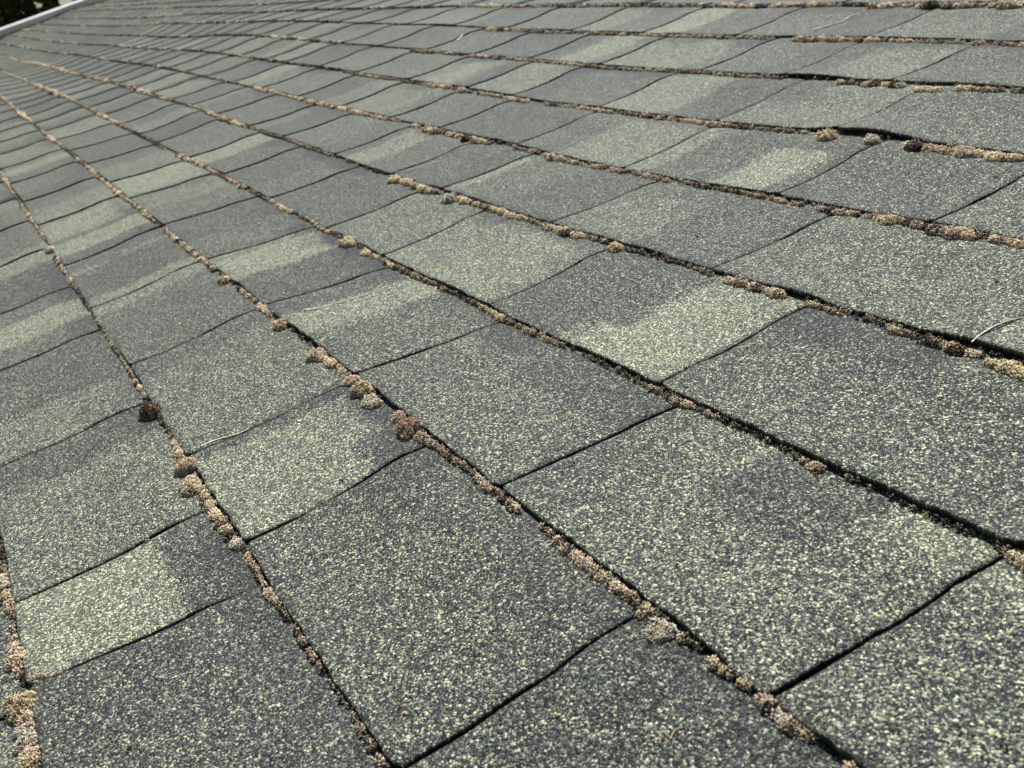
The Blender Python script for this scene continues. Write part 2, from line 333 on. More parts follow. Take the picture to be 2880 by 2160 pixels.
for k in range(V_LO, V_HI):
    js = joints(k); JS[k] = js
    for i in range(len(js)-1):
        ua, ub = js[i], max(js[i+1], U_END)
        if ua-ub < .1: continue
        ga = BUTT.get((k, round(ua, 2)), .0095 + .003*random.uniform(-1, 1)); gb = BUTT.get((k, round(js[i+1], 2)), .0095)
        if ua < -8.5 and ga > .0075: ga *= 1.3 if ua > -12 else 1.7
        if ua < -8.5 and gb > .0075: gb *= 1.3 if ua > -12 else 1.7
        cs = [(u, v) for u in np.linspace(ua, ub, 7) for v in np.linspace(k, k+1, 5)]
        q = proj(np.array([[u, v, float(field(u, v))] for u, v in cs]))
        vis = (q[:, 2] > .5) & (q[:, 0] > 0) & (q[:, 0] < 2880) & (q[:, 1] > 0) & (q[:, 1] < 2160)
        area = 0.0
        if vis.any():
            c4 = proj(np.array([[ua, k, 0], [ub, k, 0], [ub, k+1, 0], [ua, k+1, 0.]]))
            x, y = c4[:, 0], c4[:, 1]
            area = vis.mean()*abs(np.dot(x, np.roll(y, -1))-np.dot(y, np.roll(x, -1)))/2 if (c4[:, 2] > .3).all() else 1e9*vis.mean()
        cells.append([area, k, ua, ub, ga, gb])
cells.sort(key=lambda c: -c[0])
def tone_words(k, ua, ub):
    U = np.linspace(ua-.1, ub+.1, 9)[:, None]+np.zeros(5); V = k+np.linspace(.1, .9, 5)[None, :]+np.zeros((9, 1))
    t = tone_at(k, U, V).mean()
    return t
acc = []
for n, (area, k, ua, ub, ga, gb) in enumerate(cells):
    if n < 99:
        big = n < 60
        v_, f_, uv_, tn_, dr_ = tab(k, ua, ub, ga, gb, 44 if big else 24, 34 if big else 20)
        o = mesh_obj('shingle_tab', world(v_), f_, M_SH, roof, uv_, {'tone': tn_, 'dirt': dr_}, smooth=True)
        tw = tone_words(k, ua, ub)
        if tw > .62: o['label'] = 'pale green shingle tab'
        elif tw < .27: o['label'] = 'dark charcoal shingle tab'
        o['group'] = 'shingle tabs of the roof'
    else:
        near = area > 0 
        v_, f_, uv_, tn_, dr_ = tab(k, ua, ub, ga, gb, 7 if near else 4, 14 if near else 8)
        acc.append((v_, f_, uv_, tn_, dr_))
off = 0; VV, FF, UVs, TT, DD = [], [], [], [], []
for v_, f_, uv_, tn_, dr_ in acc:
    VV.append(v_); FF += [x+off for x in f_]; UVs.append(uv_); TT.append(tn_); DD.append(dr_); off += len(v_)
o = mesh_obj('shingle_tabs', world(np.concatenate(VV)), [np.concatenate(FF)], M_SH, roof, np.concatenate(UVs), {'tone': np.concatenate(TT), 'dirt': np.concatenate(DD)}, smooth=True)
o['kind'] = 'stuff'; o['label'] = 'the many smaller shingle tabs running off towards the far end'
# dark backing seen down the slots
gu = np.concatenate([[3.4, 2, 1], UN, -70.0*np.ones(0)]); gu = np.concatenate([np.linspace(3.4, -20, 160), -np.exp(np.linspace(math.log(20.4), math.log(82), 60))])
gv = np.linspace(V_LO, V_HI, 125)
GU, GV = np.meshgrid(gu, gv, indexing='ij'); Pn = np.stack([GU, GV, field(GU, GV)-.034], -1).reshape(-1, 3)
def grid_faces(nu, nv):
    idx = np.arange(nu*nv).reshape(nu, nv)
    return np.stack([idx[:-1, :-1], idx[:-1, 1:], idx[1:, 1:], idx[1:, :-1]], -1).reshape(-1, 4)
gf = grid_faces(len(gu), len(gv)); nn = len(Pn); low = Pn+np.array([0, 0, -.12])
mesh_obj('roof_deck', world(np.concatenate([Pn, low])), [gf, gf[:, ::-1]+nn], M_UNDER, roof, smooth=True)
def strip(name, pts, m, parent=None, closed=True, **kw):
    """sweep the profile pts [(u or v, n)...] - rings given as a list of (k,3) arrays in roof units"""
    rings = [np.asarray(r) for r in pts]; kk = len(rings[0]); V_ = np.concatenate(rings); f = []
    for i in range(len(rings)-1):
        for j in range(kk if closed else kk-1):
            j2 = (j+1) % kk; f.append([i*kk+j, i*kk+j2, (i+1)*kk+j2, (i+1)*kk+j])
    fs = [np.array(f)]
    if closed: fs += [np.array([list(range(kk))[::-1]]), np.array([list(range((len(rings)-1)*kk, len(rings)*kk))])]
    return mesh_obj(name, world(V_), fs, m, parent, **kw)
vs = np.linspace(V_LO-.3, V_HI, 60)
fe = lambda v: float(field(U_END, v))
def _rake_pt(x, y, u):                         # where the straight rake board passes, u fixed
    d = np.array([(x-1440)/F_PX, (y-1080)/F_PX, 1.0]) @ RC; P = CC+d*(u-CC[0])/d[0]; return P[1], P[2]
(_v0, _z0), (_v1, _z1) = _rake_pt(0, 86, U_END-2.8), _rake_pt(236, 1, U_END-2.8)
re = lambda v: _z0+(_z1-_z0)*(v-_v0)/(_v1-_v0)
strip('rake_flashing', [[(U_END+.25, v, fe(v)-.03), (U_END+.15, v, fe(v)+.06), (U_END-1.6, v, .4*fe(v)+.6*re(v)-.02), (U_END-2.8, v, re(v)), (U_END-2.8, v, re(v)-.2), (U_END-.9, v, fe(v)-.2)] for v in vs], M_BAND, roof)
strip('white_rake_edge', [[(U_END-2.79, v, re(v)+.01), (U_END-3.9, v, re(v)+.10), (U_END-5.0, v, re(v)+.08), (U_END-5.0, v, re(v)-1.6), (U_END-2.85, v, re(v)-1.6)] for v in vs], M_WHITE, roof)
us = np.concatenate([np.linspace(3.4, -82, 120)])
strip('eave_fascia', [[(u, V_LO-.02, float(field(u, V_LO))-.16), (u, V_LO-.22, float(field(u, V_LO))-.10), (u, V_LO-.24, float(field(u, V_LO))-1.3), (u, V_LO-.02, float(field(u, V_LO))-1.3)] for u in us], M_WHITE, roof)
strip('ridge_cap', [[(u, V_HI-.5, float(field(u, V_HI))+.10), (u, V_HI+.05, float(field(u, V_HI))+.22), (u, V_HI+.6, float(field(u, V_HI))-.12), (u, V_HI+.05, float(field(u, V_HI))-.1)] for u in us], M_BAND, roof)
# the other slope and the wall under it, so that the roof is a real roof from other places
bv = world([[3.4, V_HI+.1, -.1], [U_END, V_HI+.1, -.1]]); dz = bv[0][2]-0.35
back_s = [bv[0], bv[1], bv[1]+np.array([0, 4.2, -1.5]), bv[0]+np.array([0, 4.2, -1.5])]
back_s = np.array(back_s); b2 = back_s-np.array([0, 0, .05])
mesh_obj('back_slope', np.concatenate([back_s, b2]), [np.array([[0, 1, 2, 3], [7, 6, 5, 4], [0, 4, 5, 1], [1, 5, 6, 2], [2, 6, 7, 3], [3, 7, 4, 0]])], M_BAND, roof)
p0 = world([0, V_LO+3, -2]); x0, x1 = 3.2*E, (U_END+2)*E; y0, y1 = p0[1], back_s[2][1]-.4
zt = p0[2]-.1
bx = np.array([[x0, y0, 0.01], [x1, y0, 0.01], [x1, y1, 0.01], [x0, y1, 0.01], [x0, y0, zt], [x1, y0, zt], [x1, y1, zt], [x0, y1, zt]])
mesh_obj('house_wall', bx, [np.array([[0, 1, 5, 4], [1, 2, 6, 5], [2, 3, 7, 6], [3, 0, 4, 7]])], M_WALL, roof)

# ------------------------------------------------------------------ moss
PAL = {'tan': (0.95, 0.80, 0.58), 'pink': (0.94, 0.78, 0.61), 'gold': (0.92, 0.80, 0.53), 'grey': (0.88, 0.83, 0.70), 'brown': (0.25, 0.16, 0.10), 'dark': (0.045, 0.033, 0.026)}
class Moss:
    def __init__(s): s.v = []; s.f = []; s.c = []; s.n = 0; s.fc = []
    def add(s, v, f, c):
        s.v.append(v); s.f.append(f+s.n); s.c.append(c); s.n += len(v)
    def lump(s, u, v, z0, ru, rv, h, tone, depth, pale=None, dens=1.0):
        """a cushion: a lumpy core with upright shoots all over it (roof units)"""
        # core
        na, nb = 9, 4
        A_, B_ = np.meshgrid(np.arange(na)/na*2*math.pi, np.linspace(0, .5*math.pi, nb+1)[:-1], indexing='ij')
        rj = 1+.18*rng.standard_normal(A_.shape)
        P = np.stack([u+ru*.80*np.cos(A_)*np.cos(B_)*rj, v+rv*.80*np.sin(A_)*np.cos(B_)*rj, z0-.012+h*.80*np.sin(B_)*rj], -1).reshape(-1, 3)
        P = np.concatenate([P, [[u, v, z0+h*.80]]]); idx = np.arange(na*nb).reshape(na, nb); f = []
        for i in range(na):
            j = (i+1) % na
            for q in range(nb-1): f += [[idx[i, q], idx[j, q], idx[j, q+1]], [idx[i, q], idx[j, q+1], idx[i, q+1]]]
            f.append([idx[i, -1], idx[j, -1], na*nb])
        base = np.array(PAL['dark'])*1.2 if tone < .3 else np.array(PAL['brown'])*.5+np.array(PAL['tan'])*.45
        s.add(P, np.array(f), np.tile(base, (len(P), 1)))
        # shoots
        r = max(.0040, .62*depth/(F_PX*1024/2880)); r = min(r, .35*max(ru, .01))
        area = math.pi*(ru+rv)/2*((ru+rv)/2+1.2*h)
        nsh = int(np.clip(dens*area/(r*r*3.8), 3, 900))
        a = rng.uniform(0, 2*math.pi, nsh); sb = rng.uniform(-.05, 1, nsh); cb = np.sqrt(np.maximum(1-sb*sb, 0)); 
        nrm = np.column_stack([np.cos(a)*cb, np.sin(a)*cb, sb])
        lum = 1+.14*np.sin(a*3+u*40)+.10*np.sin(a*5+sb*7)
        B0 = np.column_stack([u+ru*.80*nrm[:, 0]*lum, v+rv*.80*nrm[:, 1]*lum, z0+h*.80*np.maximum(nrm[:, 2], 0)*lum])
        d = nrm/np.array([ru, rv, h])*min(ru, rv, h)*.9 + np.array([0, 0, .45]) + .30*rng.standard_normal((nsh, 3)); d /= np.linalg.norm(d, axis=1)[:, None]
        ln = r*rng.uniform(1.8, 3.8, nsh); rr = r*rng.uniform(.7, 1.25, nsh)
        e1 = np.cross(d, rng.standard_normal((nsh, 3))); e1 /= np.linalg.norm(e1, axis=1)[:, None]; e2 = np.cross(d, e1)
        P0 = B0-d*ln[:, None]*.3
        ring = [B0+d*ln[:, None]*.45+rr[:, None]*(math.cos(t)*e1+math.sin(t)*e2) for t in (0, 2.09, 4.19)]
        ring2 = [B0+d*ln[:, None]*.10+rr[:, None]*.75*(math.cos(t)*e1+math.sin(t)*e2) for t in (0, 2.09, 4.19)]
        tip = B0+d*ln[:, None]
        Vv = np.stack(ring2+ring+[tip], 1).reshape(-1, 3)
        F1 = np.array([[0, 1, 4], [0, 4, 3], [1, 2, 5], [1, 5, 4], [2, 0, 3], [2, 3, 5], [3, 4, 6], [4, 5, 6], [5, 3, 6]])
        Ff = (np.arange(nsh)[:, None, None]*7+F1[None]).reshape(-1, 3)
        if pale is None:
            w_ = rng.random(); pal = np.array(PAL['tan'] if w_ < .5 else PAL['pink'] if w_ < .75 else PAL['gold'] if w_ < .9 else PAL['grey'])
        else: pal = np.array(PAL[pale]) if isinstance(pale, str) else np.array(pale)
        kk = np.clip(tone+(.14 if tone > .7 else .28)*rng.standard_normal(nsh), 0, 1)[:, None]
        tipc = np.array(PAL['dark'])*(1-kk)+pal*kk
        tipc = tipc*rng.uniform(.62, 1.2, nsh)[:, None]
        br = np.array(PAL['brown'])*rng.uniform(.7, 1.2, nsh)[:, None]
        basec = (br*.3+tipc*.6)*kk*.9+np.array(PAL['dark'])*(1-kk*.9)
        mid = tipc*.75+basec*.25
        Cc = np.stack([basec]*3+[mid]*3+[np.minimum(tipc*1.15, .97)], 1).reshape(-1, 3)
        s.add(Vv, Ff, Cc)
    def build(s, name):
        V_ = np.concatenate(s.v); lo = V_[:, 2].min()
        c = V_.mean(0); c[2] = lo
        return mesh_obj(name, world(V_), np.concatenate(s.f), M_MOSS, None, None, {'col': np.concatenate(s.c)}, origin=world(c))
MOSS_ROPES = 1
def floor_z(u, v): # top of what lies under a spot just below a course edge
    k = math.floor(v+.5)
    vv = v
    return float(field(u, vv)) + (float(prof(vv-(k-1))) if vv < k else float(prof(vv-k))*.9)
def rope(ms, k, samples, free=False):
    """samples: (x, y, half width px, tone 0..1) along the course edge k in the photograph"""
    pts = []
    for sx in samples:
        x, y, wpx = sx[0], sx[1], sx[2]; tn = sx[3] if len(sx) > 3 else .95
        wpx = wpx*float(np.interp(wpx, [4, 8, 12, 16], [.72, .9, 1.25, 1.45]))*float(np.interp(x, [300, 900], [.72, 1]) if y < 700 else 1)
        P = back(x, y, .02); dep = float(proj(P)[0, 2]); wu = wpx*dep/F_PX
        P = back(x, y+wpx*.15, .02+.35*wu)
        pts.append((P[0], P[1], wu, tn, dep, wpx))
    for i in range(len(pts)-1):
        u0, v0, w0, t0, d0, p0_ = pts[i]; u1, v1, w1, t1, d1, p1_ = pts[i+1]
        L_ = math.hypot(u1-u0, v1-v0); st = max(.95*(w0+w1)/2, .012); n = max(1, int(L_/st+.5))
        for j in range(n):
            t = (j+rng.uniform(-.25, .25))/n; t = max(0, t)
            wu = (w0+(w1-w0)*t)*(rng.choice([.4, .7, .95, 1.2]) if p0_ < 13 else rng.choice([.65, .85, 1., 1.2]))*rng.uniform(.85, 1.15); tn = (t0+(t1-t0)*t)*rng.choice([.1, .5, .9, 1, 1.05])
            u = u0+(u1-u0)*t; v = v0+(v1-v0)*t + rng.uniform(-.45, .35)*wu
            if not free: v = min(v*.6+(k-.01-.6*wu)*.4, k-.3*wu)
            if p0_ < 9 and rng.random() < .3: continue
            if p0_ < 12 and rng.random() < .12: continue
            z = float(field(u, v))+float(prof(v-k))-.006 if free else floor_z(u, min(v, k-.005))
            ms.lump(u, v, z, wu*rng.uniform(.9, 1.35), wu*rng.uniform(.85, 1.1), max(wu*rng.uniform(.6, .95), .024), tn, d0)
    return ms
T = .95
# every run of moss that reads as one strand along a course edge: edge, label, samples
STRANDS = [
 (0, 'short tan moss strand at the left frame edge above the grey shingle gap', [(8,1615,12),(14,1640,14),(22,1665,14),(30,1695,14),(36,1712,9)]),
 (0, 'fuzzy tan moss strand rising from the big golden cushion in the lower left corner', [(35,1750,6,.4),(36,1775,10),(42,1805,18),(44,1830,25),(52,1860,20),(62,1888,18)]),
 (0, 'brown and tan moss strand running out of the lower left corner of the photo', [(72,2015,17,.8),(74,2040,22,.85),(80,2070,20),(84,2095,17),(84,2125,23),(92,2150,22)]),
 (0, 'thin moss arm reaching right from the big golden cushion along a closed joint', [(92,1917,6),(108,1912,6),(124,1909,5),(140,1905,5),(156,1900,5),(172,1896,4),(188,1893,3)]),
 (1, 'thin pale moss strand crossing the left side of the photo high up', [(2,482,5),(12,503,7),(30,540,4),(50,560,3,.2),(63,588,6),(84,608,7),(100,635,4),(115,655,6),(126,672,4)]),
 (1, 'beaded pinkish moss strand between the left frame edge and the dark brown cushion', [(156,715,8),(175,755,8,.9),(190,772,5),(202,790,8),(215,812,4,.2),(240,845,5,.1),(262,870,3,.1),(276,890,5),(286,915,5),(302,945,5,.7),(322,975,7,.5),(341,1005,5,.6),(358,1030,5),(373,1055,7,.8),(386,1075,10),(400,1095,7),(412,1118,8)]),
 (1, 'dark crumbly moss strand widening into tan lumps below the brown cushion', [(440,1165,5,.1),(460,1187,6,.2),(475,1207,5,.2),(486,1227,7),(497,1247,10),(511,1272,12)]),
 (1, 'long tan moss strand between the wide lump and the lower left slot', [(565,1368,13),(580,1400,14),(592,1430,13),(604,1450,13),(621,1472,14),(642,1497,15),(668,1520,13),(685,1537,10)]),
 (1, 'thinning moss strand along the lower left course edge with small brown tufts', [(695,1560,8,.9),(708,1590,8),(718,1615,9,.6),(738,1635,9),(758,1662,11),(786,1700,7,.8),(815,1735,5,.7),(836,1770,6),(852,1800,10,.9),(878,1835,9,.6),(892,1855,8),(912,1882,5,.1),(930,1915,4,.4),(948,1940,3,.1),(982,1985,7,.8),(1002,2015,8,.6),(1022,2055,9,.7),(1042,2085,6,.3),(1056,2108,6,.4)]),
 (1, 'pale moss tip at the bottom frame edge left of the middle', [(1062,2122,10),(1074,2140,13),(1084,2160,12)]),
 (2, 'thin far moss strand with small pale beads reaching the left frame edge', [(3,265,5),(22,282,4),(42,306,6),(60,320,9),(82,337,6),(105,357,4,.1),(125,375,6),(143,388,8),(160,400,6),(182,420,4,.5),(200,432,3,.1),(216,447,8),(236,460,4,.4),(258,480,9),(276,500,7),(292,512,5),(311,526,7),(330,541,10),(350,556,6),(371,571,6),(396,586,10),(420,610,8),(442,627,4,.1)]),
 (2, 'lumpy pink tan moss strand ending in the round cushion before the black gap', [(462,642,7),(481,656,8),(501,676,9),(521,691,8),(541,706,8),(556,716,9),(574,730,8),(588,742,11),(607,758,9)]),
 (2, 'beaded moss strand thickening to a knob above the first long black gap', [(672,808,6),(692,822,9),(711,838,6),(731,850,11),(750,868,10),(767,883,11)]),
 (2, 'thick golden tan moss strand of joined cushions in the middle left of the photo', [(905,1000,14),(930,1012,13),(947,1024,11),(965,1040,14)]),
 (2, 'dark brown moss strand with scattered pale shoots sloping down from the brown cushion', [(1180,1215,13,.8),(1201,1237,12,.7),(1222,1255,8,.4),(1250,1275,8,.5),(1276,1291,9,.7),(1300,1307,7,.2),(1326,1322,6,.7),(1345,1342,10,.7),(1367,1365,10,.8),(1390,1378,8,.7),(1412,1401,8,.8),(1440,1415,12),(1462,1435,8,.7)]),
 (2, 'wide golden brown moss strand in the lower middle, swelling where the slot meets it', [(1515,1472,8),(1540,1490,10),(1565,1511,13),(1590,1531,12),(1612,1551,14),(1640,1571,17),(1665,1591,14),(1690,1609,16),(1716,1629,14),(1742,1649,13),(1768,1668,13,.5),(1792,1690,13,.35),(1816,1711,16,.7),(1850,1754,22),(1880,1770,20),(1908,1785,18,.9),(1932,1795,9,.6),(1945,1812,8,.4)]),
 (2, 'row of plump grainy moss tufts above the short black gap near the bottom', [(1998,1852,15),(2018,1870,12,.8),(2040,1888,14),(2062,1893,10),(2090,1912,12),(2115,1930,9,.8)]),
 (2, 'grainy tan moss strand below the rounded shingle corner at the bottom right', [(2138,1945,11,.8),(2160,1978,22),(2182,1998,19),(2205,2012,17),(2235,2033,16),(2255,2046,12,.9),(2275,2062,14),(2295,2077,10)]),
 (2, 'bit of pale moss at the bottom frame edge right of the middle', [(2388,2147,10),(2400,2158,14)]),
 (3, 'thin far moss strand in the upper left with widely spaced pale beads', [(4,202,3),(32,212,4),(62,223,5),(102,240,7,.8),(165,264,10),(192,274,6),(232,296,6,.5),(272,316,6),(291,326,9),(311,337,7),(346,351,8),(380,376,3,.1),(430,405,3,.1),(462,420,3)]),
 (3, 'bright pinkish moss strand left of the centre top', [(494,430,9),(516,442,9),(540,453,7),(556,461,8,.9),(590,477,7),(621,492,5,.4),(652,507,7),(681,520,9),(706,534,5,.4),(736,552,4,.2),(766,565,6),(790,579,9),(816,589,10),(836,599,4,.3),(881,622,6),(901,639,8,.6),(930,651,9)]),
 (3, 'narrow brown moss strand right of the large tan cushion above the centre', [(1018,706,11),(1035,713,8),(1052,720,7),(1080,732,7),(1102,744,12),(1126,754,8,.8),(1150,766,8,.6),(1175,777,8,.6),(1202,787,7,.6),(1226,799,9,.7),(1246,807,9,.7),(1262,818,4,.2),(1290,831,3,.05),(1322,845,6,.3),(1350,857,9,.6),(1376,870,8),(1396,886,10,.8),(1421,897,10,.7),(1442,912,6,.5),(1471,922,9,.7),(1491,932,8,.5),(1530,952,8,.6),(1560,963,8,.6),(1590,978,5,.1)]),
 (3, 'dark sparse moss strand in the black gap in the middle of the photo', [(1632,994,4,.1),(1680,1018,4,.1),(1722,1038,4,.15),(1762,1058,5,.1),(1800,1077,6,.4),(1820,1084,9,.8),(1850,1097,8,.7),(1876,1112,9,.7),(1900,1122,12,.7),(1926,1132,10,.8),(1951,1142,9,.7),(1976,1157,8,.5),(2001,1167,8,.7),(2031,1178,5,.2),(2082,1199,4,.1),(2132,1224,4,.1),(2182,1252,4,.1),(2211,1268,6,.3),(2240,1286,9,.7),(2266,1297,9,.7),(2290,1307,12,.9),(2320,1318,9,.4)]),
 (3, 'tan moss strand at the right frame edge below the long black gap', [(2820,1550,7,.8),(2838,1560,11,.85),(2862,1577,14,.9),(2884,1592,14)]),
 (4, 'faint far moss strand of tiny beads high in the upper left', [(2,156,2),(75,177,4),(110,181,8),(150,191,4),(176,198,9,.9),(196,204,6),(240,216,4,.1),(282,222,6),(302,231,3),(342,238,3),(380,247,4,.1),(394,254,10),(412,262,6),(440,276,3,.3),(456,274,9,.9),(500,286,4,.3),(531,295,5,.6),(561,304,4),(600,321,8,.9),(626,333,9),(651,342,9),(671,350,8),(701,360,5,.6),(731,370,4,.5),(761,382,4,.2),(791,387,4,.2),(831,402,5,.5),(871,417,5,.3),(911,427,6,.6),(941,434,6)]),
 (4, 'knobbly tan moss strand between two round cushions above the centre', [(1125,504,10),(1141,510,10),(1166,520,11),(1190,531,13),(1216,537,10),(1236,543,5)]),
 (4, 'beaded tan moss strand right above the centre with the whitish round cushions', [(1280,556,10),(1298,558,14),(1321,570,7),(1346,575,11),(1376,582,12),(1400,590,8),(1424,596,14),(1446,607,10),(1471,614,9,.7),(1501,625,6,.5),(1540,632,15),(1570,643,14),(1600,653,14),(1641,662,9),(1681,673,6,.4),(1706,682,8)]),
 (4, 'very dark thin moss strand right of the grassy tuft at the top of the slot', [(1752,700,8,.3),(1800,713,4,.1),(1842,724,4,.1),(1882,733,5,.2),(1920,742,5,.2),(1951,752,6,.5),(1976,762,8,.7),(1996,767,11,.8)]),
 (4, 'plump caterpillar shaped tan moss strand in the right middle', [(2036,779,13),(2070,789,13),(2100,797,13),(2125,804,14),(2150,811,14),(2185,820,13),(2206,829,8)]),
 (4, 'dark brown moss strand climbing over the lifted shingle edge at the right', [(2266,852,11),(2300,864,8,.7),(2350,878,9,.6),(2400,888,8,.5),(2441,899,3,.1),(2481,913,7,.5),(2511,927,12,.8),(2545,937,11,.8),(2571,945,9,.5)]),
 (4, 'thick gold and rust moss strand just left of the flat golden pad', [(2596,951,16,.95),(2618,960,13,.9),(2641,966,16,.9),(2662,972,15,.7),(2686,978,16,.6),(2712,987,14),(2742,998,12),(2762,990,9,.5)]),
 (5, 'thin dark moss strand with few pale beads along the upper left', [(430,186,4,.6),(500,193,3,.3),(640,224,5,.5),(700,232,5,.6),(729,252,7),(768,258,7),(812,271,5),(846,280,6,.9),(882,286,8),(921,295,8),(951,302,8),(995,312,9),(1021,320,6),(1051,327,8,.8),(1086,335,6),(1121,342,5)]),
 (5, 'bright orange tan moss strand in the upper middle of the photo', [(1161,351,8,.9),(1190,359,12),(1215,366,14),(1239,372,8,.5),(1262,376,10),(1286,380,7),(1310,386,12),(1330,389,12),(1361,404,7,.7),(1381,402,6)]),
 (5, 'grey and brown beaded moss strand from the upper middle to the right', [(1441,415,5,.5),(1491,427,6,.7),(1519,432,7,.8),(1580,449,10),(1621,460,9),(1661,465,11,.8),(1701,472,8,.7),(1741,480,8,.7),(1772,482,5,.4),(1806,490,9,.9),(1841,497,7,.7),(1871,507,9,.7),(1901,508,6,.6),(1936,517,5,.4),(1971,522,9,.9),(2001,530,4,.2),(2061,537,6,.6),(2111,547,7,.7),(2151,554,6,.6),(2191,562,9,.8),(2221,570,9,.7),(2261,577,5,.5)]),
 (5, 'thick knobbly brown moss strand rising at the far right side', [(2301,583,10,.8),(2341,592,13,.9),(2381,596,8),(2411,604,9,.8),(2451,609,8),(2490,607,18,.85),(2530,614,14,.7),(2570,627,14,.7),(2610,640,15,.8),(2650,650,17,.85),(2700,653,16,.9),(2740,658,13,.9),(2765,660,7,.3),(2790,666,13),(2820,668,14),(2860,679,12),(2885,684,12)]),
 (6, 'small tan moss strand in the upper middle between two dark stretches', [(960,202,4,.3),(1051,217,5),(1110,225,4,.3),(1170,234,5,.6),(1230,241,9),(1261,245,9),(1296,254,9),(1331,262,6),(1371,267,6,.8),(1421,277,7),(1451,282,9),(1481,287,6)]),
 (6, 'thin brown moss strand across the upper right of the middle', [(1531,294,6,.5),(1611,299,8,.8),(1651,307,6,.8),(1681,312,7,.9),(1741,320,5,.5),(1801,327,7,.6),(1861,332,9,.8),(1901,337,8),(1941,340,7),(1991,347,11,.7),(2031,352,9,.7),(2081,360,6,.6),(2131,362,6,.6),(2171,365,7,.5),(2221,372,6,.5),(2261,374,6)]),
 (6, 'plump tan moss strand of oval pads at the upper right frame edge', [(2545,404,15),(2566,407,17),(2592,410,17,.9),(2622,415,12,.8),(2652,418,19),(2678,420,17),(2706,428,19),(2734,430,15),(2765,430,10,.8),(2788,434,17),(2815,438,14,.9),(2842,441,14),(2876,444,12)]),
 (7, 'narrow dark moss strand in the upper middle of the photo', [(1151,140,7,.5),(1171,144,7,.5),(1251,149,6,.7),(1311,154,8,.8),(1391,164,6,.7),(1461,167,7,.7),(1501,172,4),(1701,192,6,.6),(1801,197,4),(1950,202,5,.5),(2056,213,5,.8),(2101,217,4),(2161,217,5,.3),(2201,220,5,.5)]),
 (7, 'flat pale moss strand right of the short black lifted gap near the upper right', [(2350,232,10,.9),(2380,233,9,.6),(2405,234,9,.7),(2440,235,13),(2470,235,11),(2500,235,13),(2530,241,13,.9)]),
 (7, 'brown moss strand reaching the upper right frame edge under the curved slot', [(2670,249,8,.8),(2692,250,11,.9),(2731,252,10),(2781,254,11,.6),(2820,253,9,.5),(2842,252,11,.6),(2880,256,10,.6)]),
 (8, 'dark moss strand with one bright bead in the top middle', [(1360,79,7),(1385,81,10),(1410,82,8),(1501,89,6,.5),(1530,90,8,.8),(1561,92,7,.8),(1621,95,4,.4),(1721,98,6,.5),(1781,99,5,.8),(1931,102,6,.8),(2001,104,8,.5),(2081,106,6,.8),(2171,109,7)]),
 (8, 'tan moss strand along the second edge below the top frame edge at the right', [(2222,110,12,.9),(2252,108,12),(2281,109,13,.9),(2311,110,11),(2341,109,12,.8),(2370,110,10),(2401,112,10),(2451,112,9,.9),(2480,114,7),(2541,117,7),(2601,117,6,.8),(2651,118,6,.8),(2700,119,6,.7),(2740,119,9,.8),(2761,120,9,.7),(2800,121,8,.6),(2831,124,9,.6),(2880,128,8,.8)]),
 (9, 'far brown moss strand along the top frame edge', [(1340,15,6),(1370,16,8),(1400,17,7),(1451,17,5),(1601,18,6,.5),(1801,18,5,.5),(1991,16,8,.7),(2040,17,6),(2091,16,10),(2181,16,9),(2220,16,7,.6),(2261,16,6,.5)]),
 (9, 'pale knobbly moss strand at the top right frame corner', [(2450,15,12),(2480,15,13,.9),(2520,14,8,.5),(2580,15,12),(2611,15,14,.9),(2650,16,12),(2681,16,13,.8),(2761,15,8,.5),(2800,15,12),(2821,16,14,.9),(2861,12,14)]),
]
GRP = 'strands of dry moss along the shingle courses'
for k, label, smp in STRANDS:
    m_ = rope(Moss(), k, smp, free=label.startswith('thin moss arm'))
    o = m_.build('moss_strand'); tag(o, label, 'moss', GRP)
